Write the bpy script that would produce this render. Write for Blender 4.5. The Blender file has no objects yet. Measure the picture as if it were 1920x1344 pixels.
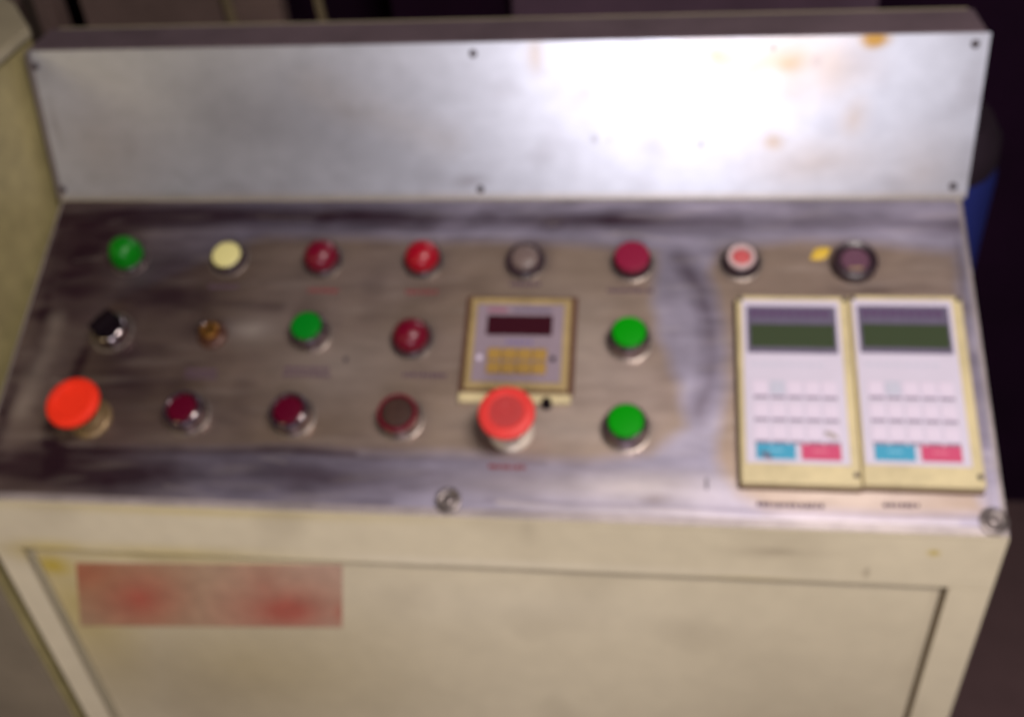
import bpy, bmesh, math, random
import numpy as np
from mathutils import Vector, Matrix
random.seed(7)
R = math.radians
SC = bpy.context.scene
COL = SC.collection

# ---------------------------------------------------------------- camera
SLOPE, LEAN = 0.42928, 0.22557          # desk slope, backward lean of the back plate
DEPTH, HP, HW = 0.27137, 0.12637, 0.375 # desk depth, plate height, half width
cam = bpy.data.cameras.new('camera')
camo = bpy.data.objects.new('camera', cam); COL.objects.link(camo)
yaw, pitch, roll = R(-9.0984), R(38.4649), R(-4.6593)
f = Vector((math.sin(yaw)*math.cos(pitch), math.cos(yaw)*math.cos(pitch), -math.sin(pitch)))
r = Vector((math.cos(yaw), -math.sin(yaw), 0)); u = r.cross(f)
r2 = math.cos(roll)*r + math.sin(roll)*u; u2 = -math.sin(roll)*r + math.cos(roll)*u
m = Matrix((r2, u2, -f)).transposed().to_4x4(); m.translation = (0.1301, -0.7524, 0.4385)
camo.matrix_world = m
cam.sensor_width = 36; cam.lens = 36*1979.44/1920
cam.clip_start = 0.02; cam.clip_end = 60
cam.dof.use_dof = True; cam.dof.focus_distance = 0.25; cam.dof.aperture_fstop = 12.5
SC.camera = camo

# ---------------------------------------------------------------- world, lamps, exposure
W = bpy.data.worlds.new('World'); SC.world = W; W.use_nodes = True
bg = W.node_tree.nodes['Background']; bg.inputs[0].default_value = (0.70, 0.42, 0.58, 1); bg.inputs[1].default_value = 0.035
def area(name, loc, aim, sx, sy, power, color):
    l = bpy.data.lights.new(name, 'AREA'); l.shape = 'RECTANGLE'; l.size = sx; l.size_y = sy
    l.energy = power; l.color = color
    o = bpy.data.objects.new(name, l); COL.objects.link(o); o.location = loc
    o.rotation_euler = (Vector(aim)-Vector(loc)).to_track_quat('-Z', 'Y').to_euler()
    return o
area('doorway_light', (0.24, -2.3, 0.34), (0.12, 0, 0.05), 0.58, 0.45, 15.5, (0.97, 0.93, 1.0))
area('ceiling_tube', (0.42, -0.72, 0.92), (0.15, -0.18, 0), 0.40, 0.16, 12, (1.0, 0.92, 0.87))
area('warm_fill', (-1.2, -1.6, 0.8), (-0.3, -0.1, 0), 0.5, 0.5, 3.2, (1.0, 0.82, 0.42))  # warm fill light, added out of view on the left
SC.view_settings.view_transform = 'Standard'; SC.view_settings.look = 'None'
SC.view_settings.exposure = 0.17; SC.view_settings.gamma = 1.0

# ---------------------------------------------------------------- materials
def mat(name, color, rough=0.5, metal=0.0, coat=0.0, noise=0.0, nscale=30, color2=None, bump=0.0, spec=0.5, emit=None):
    M = bpy.data.materials.new(name); M.use_nodes = True
    nt = M.node_tree; b = nt.nodes['Principled BSDF']
    b.inputs['Roughness'].default_value = rough; b.inputs['Metallic'].default_value = metal
    b.inputs['Coat Weight'].default_value = coat; b.inputs['Specular IOR Level'].default_value = spec
    b.inputs['Base Color'].default_value = (*color, 1)
    tc = nt.nodes.new('ShaderNodeTexCoord')
    if noise or color2:
        n = nt.nodes.new('ShaderNodeTexNoise'); n.inputs['Scale'].default_value = nscale
        n.inputs['Detail'].default_value = 6; n.inputs['Roughness'].default_value = 0.65
        nt.links.new(tc.outputs['Object'], n.inputs['Vector'])
        rp = nt.nodes.new('ShaderNodeValToRGB')
        rp.color_ramp.elements[0].position = 0.32; rp.color_ramp.elements[1].position = 0.68
        c2 = color2 or tuple(c*(1-noise) for c in color)
        rp.color_ramp.elements[0].color = (*c2, 1); rp.color_ramp.elements[1].color = (*color, 1)
        nt.links.new(n.outputs['Fac'], rp.inputs['Fac']); nt.links.new(rp.outputs['Color'], b.inputs['Base Color'])
    if bump:
        n2 = nt.nodes.new('ShaderNodeTexNoise'); n2.inputs['Scale'].default_value = 220
        nt.links.new(tc.outputs['Object'], n2.inputs['Vector'])
        bp = nt.nodes.new('ShaderNodeBump'); bp.inputs['Strength'].default_value = bump; bp.inputs['Distance'].default_value = 0.0005
        nt.links.new(n2.outputs['Fac'], bp.inputs['Height']); nt.links.new(bp.outputs['Normal'], b.inputs['Normal'])
    return M

def stain_mat(name, base, layers, rough, metal, noise=0.12, nscale=9, stretch=(1, 1, 1), coat=0.0, grain=0.1):
    """base colour tinted where the surface is stained, worn or has light painted in; the stain shapes come from the mesh's own
    colour attribute 'stain' (R, G, B = three tints, of dirt and painted light)."""
    M = bpy.data.materials.new(name); M.use_nodes = True
    nt = M.node_tree; b = nt.nodes['Principled BSDF']; L = nt.links
    b.inputs['Metallic'].default_value = metal; b.inputs['Coat Weight'].default_value = coat
    tc = nt.nodes.new('ShaderNodeTexCoord')
    mp = nt.nodes.new('ShaderNodeMapping'); mp.inputs['Scale'].default_value = stretch
    L.new(tc.outputs['Object'], mp.inputs['Vector'])
    n = nt.nodes.new('ShaderNodeTexNoise'); n.inputs['Scale'].default_value = nscale; n.inputs['Detail'].default_value = 7
    n.inputs['Roughness'].default_value = 0.6
    L.new(mp.outputs['Vector'], n.inputs['Vector'])
    rp = nt.nodes.new('ShaderNodeValToRGB'); rp.color_ramp.elements[0].position = 0.33; rp.color_ramp.elements[1].position = 0.67
    rp.color_ramp.elements[0].color = tuple(c*(1-noise*2) for c in base)+(1,); rp.color_ramp.elements[1].color = (*base, 1)
    L.new(n.outputs['Fac'], rp.inputs['Fac'])
    at = nt.nodes.new('ShaderNodeAttribute'); at.attribute_name = 'stain_light'
    sp = nt.nodes.new('ShaderNodeSeparateColor'); L.new(at.outputs['Color'], sp.inputs['Color'])
    cur = rp.outputs['Color']
    for ch, col in zip(('Red', 'Green', 'Blue'), layers):
        if col is None: continue
        mx = nt.nodes.new('ShaderNodeMix'); mx.data_type = 'RGBA'
        L.new(sp.outputs[ch], mx.inputs[0]); L.new(cur, mx.inputs[6]); mx.inputs[7].default_value = (*col, 1)
        if ch == 'Red':
            ml = nt.nodes.new('ShaderNodeMix'); ml.data_type = 'RGBA'; ml.blend_type = 'MULTIPLY'
            ml.inputs[0].default_value = 0.5
            L.new(rp.outputs['Color'], ml.inputs[7]); ml.inputs[6].default_value = (*col, 1)
            mx.inputs[7].default_value = (*col, 1)
        cur = mx.outputs[2]
    n3 = nt.nodes.new('ShaderNodeTexNoise'); n3.inputs['Scale'].default_value = 60; n3.inputs['Detail'].default_value = 4
    L.new(mp.outputs['Vector'], n3.inputs['Vector'])
    mr = nt.nodes.new('ShaderNodeMapRange'); mr.inputs[1].default_value = 0.3; mr.inputs[2].default_value = 0.7
    mr.inputs[3].default_value = 1-grain*1.3; mr.inputs[4].default_value = 1+grain*0.7
    L.new(n3.outputs['Fac'], mr.inputs[0])
    mm = nt.nodes.new('ShaderNodeMix'); mm.data_type = 'RGBA'; mm.blend_type = 'MULTIPLY'; mm.inputs[0].default_value = 1
    L.new(cur, mm.inputs[6]); L.new(mr.outputs[0], mm.inputs[7])
    L.new(mm.outputs[2], b.inputs['Base Color'])
    rr = nt.nodes.new('ShaderNodeMapRange'); rr.inputs[3].default_value = rough-0.05; rr.inputs[4].default_value = rough+0.08
    L.new(n.outputs['Fac'], rr.inputs[0]); L.new(rr.outputs[0], b.inputs['Roughness'])
    return M

M = {}
M['plate'] = stain_mat('brushed aluminium', (0.55, 0.56, 0.62), ((0.36, 0.20, 0.045), (0.10, 0.06, 0.06), (0.42, 0.33, 0.24)), 0.345, 0.76, noise=0.08, nscale=5, stretch=(1, 1, 1.5), grain=0.05)
M['desk'] = stain_mat('worn steel sheet', (0.47, 0.43, 0.56), ((0.335, 0.245, 0.175), (0.040, 0.015, 0.028), (0.75, 0.66, 0.60)), 0.46, 0.8, noise=0.2, nscale=14, stretch=(0.6, 1.6, 1))
M['tray'] = mat('tarnished steel', (0.44, 0.38, 0.38), 0.45, 0.5, noise=0.4, nscale=25)
M['front'] = stain_mat('aged cream paint', (0.72, 0.63, 0.45), ((0.52, 0.39, 0.06), (0.16, 0.115, 0.07), (0.78, 0.70, 0.55)), 0.45, 0.0, noise=0.05, nscale=5, grain=0.03)
M['cream'] = mat('old cream paint', (0.40, 0.35, 0.24), 0.5, noise=0.22, nscale=9)
M['ledge'] = mat('dusty grey paint', (0.16, 0.115, 0.135), 0.45, 0.2, noise=0.35, nscale=12)
M['ochre_side'] = stain_mat('yellowed cream paint', (0.38, 0.32, 0.145), ((0.26, 0.17, 0.04), (0.09, 0.06, 0.03), None), 0.5, 0, noise=0.15, nscale=7)
M['cabinet_front'] = mat('grubby grey cream paint', (0.24, 0.195, 0.135), 0.6, noise=0.3, nscale=6)
M['gap'] = mat('dark joint', (0.03, 0.018, 0.012), 0.9)
M['groove'] = mat('grimy joint', (0.12, 0.085, 0.05), 0.9)
M['screw'] = mat('blackened screw', (0.06, 0.045, 0.05), 0.4, 0.6)
M['washer'] = mat('steel washer', (0.20, 0.17, 0.165), 0.42, 0.8)
M['pale_collar'] = mat('pale worn collar', (0.60, 0.52, 0.44), 0.4, 0.3)
M['nut'] = mat('dull zinc washer', (0.30, 0.255, 0.225), 0.36, 0.75, noise=0.3, nscale=200)
M['chrome'] = mat('chromed brass', (0.34, 0.29, 0.30), 0.17, 1.0)
M['dark_ring'] = mat('black bakelite', (0.028, 0.014, 0.02), 0.35)
M['green'] = mat('green plastic', (0.0, 0.25, 0.001), 0.5, spec=0.1)
M['green_dark'] = mat('worn green plastic', (0.0, 0.16, 0.008), 0.5, spec=0.1)
M['green_lens'] = mat('green glass lens', (0.0, 0.15, 0.003), 0.35, spec=0.3)
M['red_lens'] = mat('red glass lens', (0.27, 0.0, 0.010), 0.34, spec=0.4)
M['red_lens_dark'] = mat('dull red glass lens', (0.12, 0.0, 0.012), 0.34, spec=0.4)
M['maroon'] = mat('maroon plastic', (0.075, 0.0, 0.011), 0.5, spec=0.12)
M['magenta'] = mat('crimson plastic', (0.20, 0.008, 0.035), 0.5, spec=0.15)
M['pink'] = mat('faded red plastic', (0.45, 0.075, 0.08), 0.5)
M['white_ring'] = mat('pinkish white ring', (0.52, 0.38, 0.38), 0.5)
M['yellow_cap'] = mat('pale yellow plastic', (0.60, 0.55, 0.23), 0.5)
M['clear_cap'] = mat('clouded clear lens', (0.17, 0.12, 0.11), 0.4, coat=0.1, noise=0.4, nscale=200)
M['purple_cap'] = mat('purple brown plastic', (0.11, 0.045, 0.075), 0.4)
M['brown_cap'] = mat('dirty brown rubber', (0.055, 0.026, 0.02), 0.6, spec=0.2, noise=0.5, nscale=150)
M['mush_orange'] = mat('orange red plastic', (0.80, 0.030, 0.010), 0.55, spec=0.15, noise=0.12, nscale=120)
M['mush_red'] = mat('worn red plastic', (0.70, 0.045, 0.040), 0.5, spec=0.25, noise=0.15, nscale=120)
M['mush_center'] = mat('grimy red plastic', (0.40, 0.030, 0.030), 0.45)
M['collar'] = mat('yellowed collar', (0.20, 0.13, 0.06), 0.45, 0.4)
M['black'] = mat('black plastic', (0.005, 0.002, 0.004), 0.7, spec=0.08)
M['bezel_dark'] = mat('dark plated ring', (0.05, 0.03, 0.045), 0.3, 0.4)
M['key_base'] = mat('dark brown lock ring', (0.07, 0.025, 0.015), 0.4, 0.3)
M['brass'] = mat('worn brass', (0.45, 0.22, 0.05), 0.3, 0.9)
M['ochre'] = mat('ochre rubber', (0.30, 0.175, 0.030), 0.55)
M['meter_frame'] = mat('grimy cream plastic', (0.36, 0.26, 0.11), 0.5, noise=0.35, nscale=60)
M['brown_edge'] = mat('dark brown edge', (0.085, 0.032, 0.014), 0.7)
M['meter_face'] = mat('grey lavender film', (0.24, 0.185, 0.225), 0.45, noise=0.1, nscale=60)
M['meter_display'] = mat('dark maroon window', (0.032, 0.004, 0.009), 0.25)
M['blue_print'] = mat('faded blue print', (0.13, 0.10, 0.24), 0.5)
M['red_print'] = mat('faded magenta print', (0.24, 0.09, 0.13), 0.5)
M['pad_base'] = mat('yellowed cream plastic', (0.60, 0.50, 0.28), 0.45, noise=0.25, nscale=40)
M['pad_face'] = mat('lavender white film', (0.56, 0.51, 0.62), 0.5, noise=0.05, nscale=30)
M['pad_key'] = mat('white key film', (0.62, 0.54, 0.66), 0.5)
M['pad_line'] = mat('grey print', (0.22, 0.16, 0.24), 0.5)
M['pad_faint'] = mat('pale grey print', (0.46, 0.46, 0.56), 0.5)
M['pad_dark'] = mat('slate violet print', (0.11, 0.09, 0.15), 0.4, noise=0.15, nscale=80)
M['pad_title'] = mat('dark violet print', (0.085, 0.045, 0.11), 0.4)
M['lcd'] = mat('green grey liquid crystal', (0.040, 0.056, 0.028), 0.25)
M['pad_blue'] = mat('cyan key film', (0.05, 0.30, 0.46), 0.5, spec=0.2)
M['pad_blue_l'] = mat('pale cyan print', (0.16, 0.42, 0.58), 0.42)
M['pad_red'] = mat('pink red key film', (0.52, 0.065, 0.15), 0.5, spec=0.2)
M['pad_red_l'] = mat('pale pink print', (0.62, 0.15, 0.24), 0.42)
M['yellow_mark'] = mat('yellow paint mark', (0.58, 0.38, 0.03), 0.6)
M['caption'] = mat('worn engraved print', (0.085, 0.05, 0.075), 0.8, spec=0.2)
M['caption_red'] = mat('worn red print', (0.18, 0.04, 0.045), 0.8, spec=0.2)
M['mark'] = mat('black scratch', (0.03, 0.02, 0.03), 0.6)
M['sticker'] = None
M['drum_blue'] = mat('blue plastic', (0.02, 0.03, 0.17), 0.4, noise=0.2, nscale=8)
M['drum_grey'] = mat('dull grey lid', (0.022, 0.012, 0.02), 0.6, noise=0.2, nscale=12)
M['machine'] = mat('near black machine paint', (0.014, 0.003, 0.014), 0.9, spec=0.1, noise=0.4, nscale=5)
M['machine_brown'] = mat('brown machine paint', (0.20, 0.135, 0.12), 0.5, noise=0.4, nscale=6)
M['machine_purple'] = mat('dark violet machine paint', (0.11, 0.062, 0.10), 0.5, noise=0.4, nscale=6)
M['machine_post'] = mat('dirty cream post', (0.22, 0.17, 0.10), 0.5, noise=0.3, nscale=20)
M['floor'] = mat('brown concrete', (0.15, 0.085, 0.085), 0.85, noise=0.35, nscale=3, bump=0.3)
M['wall'] = mat('dark wall', (0.05, 0.033, 0.04), 0.9, noise=0.3, nscale=1.5)

# ---------------------------------------------------------------- helpers
FLOOR = -1.05
ROOT0 = Vector((0, 0, FLOOR))
vd = Vector((0, -math.cos(SLOPE), -math.sin(SLOPE)))
nd = Vector((0, -math.sin(SLOPE), math.cos(SLOPE)))
vp = Vector((0, math.sin(LEAN), math.cos(LEAN)))
npl = Vector((0, -math.cos(LEAN), math.sin(LEAN)))
FY, FZ = (vd*DEPTH).y, (vd*DEPTH).z

def thing(name, label, cat, loc, group=None):
    o = bpy.data.objects.new(name, None); COL.objects.link(o); o.location = loc; o.empty_display_size = 0.1
    o['label'] = label; o['category'] = cat
    if group: o['group'] = group
    return o
def obj(name, bm, material, parent=None, loc=(0, 0, 0), rot=(0, 0, 0), label=None, smooth=False, kind=None):
    me = bpy.data.meshes.new(name)
    if isinstance(bm, bpy.types.Mesh): me = bm
    else:
        bm.normal_update(); bm.to_mesh(me); bm.free()
    me.materials.clear()
    for mm in (material if isinstance(material, (list, tuple)) else [material]): me.materials.append(mm)
    if smooth:
        for p in me.polygons: p.use_smooth = True
        try: me.set_sharp_from_angle(angle=R(35))
        except Exception: pass
    o = bpy.data.objects.new(name, me); COL.objects.link(o); o.parent = parent
    o.location = loc; o.rotation_euler = rot
    if label: o['label'] = label
    if kind: o['kind'] = kind
    return o
def box(bm, x0, x1, y0, y1, z0, z1, mi=0):
    vs = [bm.verts.new((x, y, z)) for x in (x0, x1) for y in (y0, y1) for z in (z0, z1)]
    for q in ((0, 1, 3, 2), (4, 6, 7, 5), (0, 4, 5, 1), (2, 3, 7, 6), (0, 2, 6, 4), (1, 5, 7, 3)):
        fc = bm.faces.new([vs[i] for i in q]); fc.material_index = mi
    return vs
def bevel(bm, w, seg=2):
    bmesh.ops.recalc_face_normals(bm, faces=bm.faces)
    bmesh.ops.bevel(bm, geom=bm.edges[:], offset=w, segments=seg, affect='EDGES', profile=0.5)
def boxbm(x0, x1, y0, y1, z0, z1, bw=0.0, seg=2):
    bm = bmesh.new(); box(bm, x0, x1, y0, y1, z0, z1)
    bmesh.ops.recalc_face_normals(bm, faces=bm.faces)
    if bw: bevel(bm, bw, seg)
    return bm
def lathe(profile, n=48, bm=None, wob=0.0):
    """profile: (radius, height) from bottom to top; closed with caps."""
    bm = bm or bmesh.new(); rings = []
    for (rr, zz) in profile:
        if rr < 1e-6: rings.append([bm.verts.new((0, 0, zz))])
        else: rings.append([bm.verts.new((rr*math.cos(2*math.pi*k/n), rr*math.sin(2*math.pi*k/n), zz)) for k in range(n)])
    for a, b in zip(rings, rings[1:]):
        for k in range(n):
            k2 = (k+1) % n
            if len(a) == 1 and len(b) == 1: continue
            if len(b) == 1: bm.faces.new((a[k], a[k2], b[0]))
            elif len(a) == 1: bm.faces.new((a[0], b[k2], b[k]))
            else: bm.faces.new((a[k], a[k2], b[k2], b[k]))
    if len(rings[0]) > 1: bm.faces.new(list(reversed(rings[0])))
    if len(rings[-1]) > 1: bm.faces.new(rings[-1])
    bmesh.ops.recalc_face_normals(bm, faces=bm.faces)
    return bm
def prism(poly, z0, z1):
    bm = bmesh.new(); a = [bm.verts.new((x, y, z0)) for x, y in poly]; b = [bm.verts.new((x, y, z1)) for x, y in poly]
    bm.faces.new(list(reversed(a))); bm.faces.new(b); n = len(poly)
    for k in range(n): bm.faces.new((a[k], a[(k+1) % n], b[(k+1) % n], b[k]))
    bmesh.ops.recalc_face_normals(bm, faces=bm.faces); return bm

# smooth masks for the stains, wear and painted light (numpy, on a grid)
def noise2(X, Y, sc, seed):
    rs = np.random.RandomState(seed); out = np.zeros_like(X)
    for k in range(14):
        a = rs.uniform(0, 2*np.pi); fr = sc*rs.uniform(0.6, 2.2); ph = rs.uniform(0, 6.28)
        out += np.sin((X*np.cos(a)+Y*np.sin(a))*fr*6.28+ph)/(fr/sc)
    return out/7.0
def ell(X, Y, cx, cy, rx, ry, ang=0, soft=0.5):
    c, s = math.cos(ang), math.sin(ang); dx, dy = X-cx, Y-cy
    d = np.sqrt(((dx*c+dy*s)/rx)**2+((-dx*s+dy*c)/ry)**2)
    return np.clip((1+soft-d)/(2*soft), 0, 1)**1.5
def segd(X, Y, a, b):
    ax, ay = a; bx, by = b; dx, dy = bx-ax, by-ay; L2 = dx*dx+dy*dy
    t = np.clip(((X-ax)*dx+(Y-ay)*dy)/L2, 0, 1)
    return np.hypot(X-ax-t*dx, Y-ay-t*dy)
def polyline(X, Y, pts, w, soft):
    d = np.min([segd(X, Y, a, b) for a, b in zip(pts, pts[1:])], axis=0)
    return np.clip((w+soft-d)/(2*soft), 0, 1)
def polymask(X, Y, pts, soft):
    ins = np.zeros(X.shape, bool); n = len(pts)
    for k in range(n):
        x1, y1 = pts[k]; x2, y2 = pts[(k+1) % n]
        c = ((y1 > Y) != (y2 > Y)) & (X < (x2-x1)*(Y-y1)/((y2-y1)+1e-12)+x1)
        ins ^= c
    d = np.min([segd(X, Y, pts[k], pts[(k+1) % n]) for k in range(n)], axis=0)
    return np.clip(0.5+np.where(ins, d, -d)/(2*soft), 0, 1)
def mx(a, b): return np.maximum(a, b)

def sheet(name, x0, x1, v0, v1, nx, nv, fn, mapping, thick, normal, material, parent, **kw):
    """a real sheet with thickness whose top face is a fine grid carrying the stain attribute"""
    xs = np.linspace(x0, x1, nx+1); vs = np.linspace(v0, v1, nv+1)
    X, V = np.meshgrid(xs, vs); S = fn(X, V)
    verts = [tuple(mapping(x, v)-ROOT0*0) for v in vs for x in xs]
    faces = []; w = nx+1
    for j in range(nv):
        for i in range(nx):
            a = j*w+i; faces.append((a, a+w, a+w+1, a+1))
    n0 = len(verts); rim = [i for i in range(w)]+[j*w+nx for j in range(1, nv+1)]+[nv*w+i for i in range(nx-1, -1, -1)]+[j*w for j in range(nv-1, 0, -1)]
    for i in rim: verts.append(tuple(Vector(verts[i])-normal*thick))
    k = len(rim)
    for q in range(k): faces.append((rim[q], rim[(q+1) % k], n0+(q+1) % k, n0+q))
    faces.append(tuple(n0+q for q in range(k)))
    me = bpy.data.meshes.new(name); me.from_pydata(verts, [], faces)
    col = np.zeros((len(verts), 4), np.float32); col[:n0, :3] = S.reshape(-1, 3); col[:, 3] = 1
    col[n0:, :3] = col[rim, :3]
    at = me.color_attributes.new('stain_light', 'FLOAT_COLOR', 'POINT'); at.data.foreach_set('color', col.ravel())
    bm = bmesh.new(); bm.from_mesh(me); bmesh.ops.recalc_face_normals(bm, faces=bm.faces); bm.to_mesh(me); bm.free()
    return obj(name, me, material, parent, loc=-ROOT0 if parent else (0, 0, 0), **kw)

# ================================================================ THE SETTING
fl = bmesh.new(); box(fl, -4, 4, -4, 4, FLOOR-0.1, FLOOR)
o = obj('floor', fl, M['floor'], kind='structure')
wb = bmesh.new(); box(wb, -4, 4, 1.9, 2.0, FLOOR, 2.2)
o = obj('wall', wb, M['wall'], kind='structure')

# ================================================================ THE CONSOLE
con = thing('control_console', 'cream control console with sloping steel panel of push buttons and a bright metal back plate', 'control console', ROOT0)
def L(v): return Vector(v)-ROOT0
# body: lower cabinet (side profile prism) built as left/right/back/front pieces
def side_profile(x0, x1):
    t = 0.004
    pts = [(FY, FLOOR), (FY, FZ-t*1.0-0.001), (-0.002, -t-0.003), (HP*math.sin(LEAN)+0.003, HP*math.cos(LEAN)-0.004), (0.088, HP*math.cos(LEAN)-0.004), (0.088, FLOOR)]
    bm = bmesh.new(); a = [bm.verts.new((x0, y, z-FLOOR)) for y, z in pts]; b = [bm.verts.new((x1, y, z-FLOOR)) for y, z in pts]
    bm.faces.new(a); bm.faces.new(list(reversed(b)))
    for k in range(len(pts)):
        k2 = (k+1) % len(pts); bm.faces.new((a[k], b[k], b[k2], a[k2]))
    bmesh.ops.recalc_face_normals(bm, faces=bm.faces); return bm
bm = side_profile(-HW+0.001, HW-0.001)
# push the body's front back a little so that the front frame and door stand on it
for v in bm.verts:
    if abs(v.co.y-FY) < 1e-5: v.co.y += 0.008
body = obj('cabinet_body', bm, M['cream'], con)

# front frame with stains, the door hangs in it
def fmap(x, v): return Vector((x, FY, FZ-v))
def front_stain(X, V):
    y = np.zeros_like(X); d = np.zeros_like(X); l = np.zeros_like(X)
    nz = noise2(X, V, 9, 3)
    y = mx(y, 0.9*ell(X, V, -0.325, 0.058, 0.035, 0.012, soft=0.8)); y = mx(y, 0.55*ell(X, V, -0.22, 0.052, 0.10, 0.007, soft=0.9))
    y = mx(y, 0.9*ell(X, V, 0.329, 0.019, 0.004, 0.003)); y = mx(y, 0.45*ell(X, V, -0.2, 0.006, 0.14, 0.004, soft=0.9))
    y = mx(y, 0.35*ell(X, V, 0.21, 0.055, 0.03, 0.003, soft=0.9))
    d = mx(d, 0.4*ell(X, V, 0.225, 0.024, 0.03, 0.006, soft=0.9)); d = mx(d, 0.8*ell(X, V, 0.287, 0.042, 0.0015, 0.006, soft=0.6))
    d = mx(d, 0.25*ell(X, V, 0.05, 0.010, 0.012, 0.020, soft=0.9))
    d = mx(d, 0.22*np.clip(nz-0.25, 0, 1)*1.5); d = mx(d, 0.5*polyline(X, V, [(-0.02, 0.054), (0.07, 0.0545), (0.2, 0.0542), (0.345, 0.0535)], 0.0005, 0.003)*np.clip(0.6+0.6*nz, 0, 1)); d = mx(d, 0.25*polyline(X, V, [(-0.374, 0.001), (0.374, 0.001)], 0.001, 0.003))
    l = mx(l, 0.5*ell(X, V, 0.0, 0.049, 0.2, 0.004, soft=0.8))
    return np.stack([y, d, l], -1)
DT = 0.0585
sheet('front_rail', -HW+0.0005, HW-0.0005, 0.0015, DT-0.004, 260, 30, front_stain, fmap, 0.0085, Vector((0, -1, 0)), M['front'], con)
def stile(x0, x1):
    sheet('front_stile', x0, x1, DT-0.0035, 1.0, 8, 120, front_stain, fmap, 0.0085, Vector((0, -1, 0)), M['front'], con)
stile(-HW+0.0005, -0.352); stile(0.3455, HW-0.0005)
def door_stain_falloff(X, V):
    y = 1.0*ell(X, V, -0.335, 0.078, 0.024, 0.018, soft=0.8); y = mx(y, 0.6*ell(X, V, -0.25, 0.062, 0.10, 0.006, soft=0.9))
    y = mx(y, 0.6*ell(X, V, -0.33, 0.13, 0.05, 0.10, soft=0.9)); y = mx(y, 0.25*ell(X, V, -0.2, 0.2, 0.12, 0.08, soft=0.9))
    nz = noise2(X, V, 7, 5); Xd, Vd = X+0.03*nz, V+0.03*noise2(X, V, 5, 9); d = 0.34*np.clip(nz-0.15, 0, 1)
    d = mx(d, 0.55*polyline(X, V, [(-0.05, DT-0.001), (0.34, DT-0.001), (0.3405, 0.5)], 0.001, 0.004)*np.clip(0.7+0.5*nz, 0, 1))
    d = mx(d, 0.45*ell(Xd, Vd, -0.24, 0.24, 0.20, 0.14, soft=0.9)); d = mx(d, 0.30*ell(Xd, Vd, 0.28, 0.26, 0.14, 0.12, soft=0.9))  # darker lower corners: light falloff painted into the door colour
    l = 0.25*ell(X, V, 0.05, 0.10, 0.12, 0.03, soft=0.9)
    return np.stack([y, d, l], -1)
DZ = 0.003
def dmap(x, v): return Vector((x, FY+DZ, FZ-v))
door = sheet('door', -0.3475, 0.3415, DT, 0.95, 180, 160, door_stain_falloff, dmap, 0.003, Vector((0, -1, 0)), M['front'], con)
# raised lip folded along the door's left edge, and the grimy joint behind its right and top edges
bm = boxbm(-0.3475, -0.3435, -0.0042, 0.0002, -0.95, -DT, 0.001)
obj('door_lip', bm, M['cream'], con, loc=L((0, FY+DZ, FZ)))
bm = bmesh.new(); box(bm, 0.3415, 0.3455, 0, 0.001, -0.95, -DT+0.0035); obj('door_joint', bm, M['groove'], con, loc=L((0, FY+0.0055, FZ)))
bm = bmesh.new(); box(bm, -0.352, 0.3415, 0, 0.001, -DT, -DT+0.004); obj('door_joint', bm, M['groove'], con, loc=L((0, FY+0.0057, FZ)))

# faded red marking on the door
M['sticker'] = stain_mat('smeared red marking', (0.44, 0.29, 0.17), ((0.40, 0.050, 0.036), (0.36, 0.11, 0.04), (0.50, 0.32, 0.24)), 0.55, 0, noise=0.06, nscale=20)
def sticker():
    P = [(-0.3133, 0.0732), (-0.0941, 0.0592+0.002), (-0.1074, 0.1383), (-0.3419+0.005, 0.1545)]
    nx, ny = 90, 36; verts = []; col = []
    for j in range(ny+1):
        for i in range(nx+1):
            s, t = i/nx, j/ny
            x = (1-t)*((1-s)*P[0][0]+s*P[1][0])+t*((1-s)*P[3][0]+s*P[2][0])
            v = (1-t)*((1-s)*P[0][1]+s*P[1][1])+t*((1-s)*P[3][1]+s*P[2][1])
            verts.append((x, 0, -v)); col.append((s, t))
    S = np.array([c[0] for c in col]); T = np.array([c[1] for c in col])
    red = 0.75*ell(S, T, 0.24, 0.55, 0.17, 0.5, soft=0.9)
    red = mx(red, 0.85*ell(S, T, 0.80, 0.72, 0.24, 0.52, soft=0.8)); red = mx(red, 0.55*ell(S, T, 0.72, 0.4, 0.12, 0.5, soft=0.9))
    red = mx(red, 0.5*ell(S, T, 0.0, 0.15, 0.25, 0.3, soft=0.9)); red = mx(red, 0.7*ell(S, T, 1.0, 0.75, 0.1, 0.4, soft=0.9))
    org = 0.8*ell(S, T, 0.03, 0.15, 0.15, 0.4, soft=0.9); pal = np.clip((S-0.3)*1.6, 0, 1)*(1-red)
    faces = []; w = nx+1
    for j in range(ny):
        for i in range(nx):
            a = j*w+i; faces.append((a, a+w, a+w+1, a+1))
    me = bpy.data.meshes.new('red_marking'); me.from_pydata(verts, [], faces)
    c = np.stack([red, org*(1-red), pal, np.ones_like(S)], -1).astype(np.float32)
    at = me.color_attributes.new('stain_light', 'FLOAT_COLOR', 'POINT'); at.data.foreach_set('color', c.ravel())
    bm = bmesh.new(); bm.from_mesh(me)
    for f_ in bm.faces:
        if f_.normal.y > 0: f_.normal_flip()
    ext = bmesh.ops.extrude_face_region(bm, geom=bm.faces[:])
    for g in ext['geom']:
        if isinstance(g, bmesh.types.BMVert): g.co.y -= 0.0004
    bmesh.ops.recalc_face_normals(bm, faces=bm.faces); bm.to_mesh(me); bm.free()
    obj('red_marking', me, M['sticker'], door, loc=Vector((0, FY+DZ-0.0002, FZ)), label='faded rectangle of smeared red lettering at the door top left')
sticker()

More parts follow.
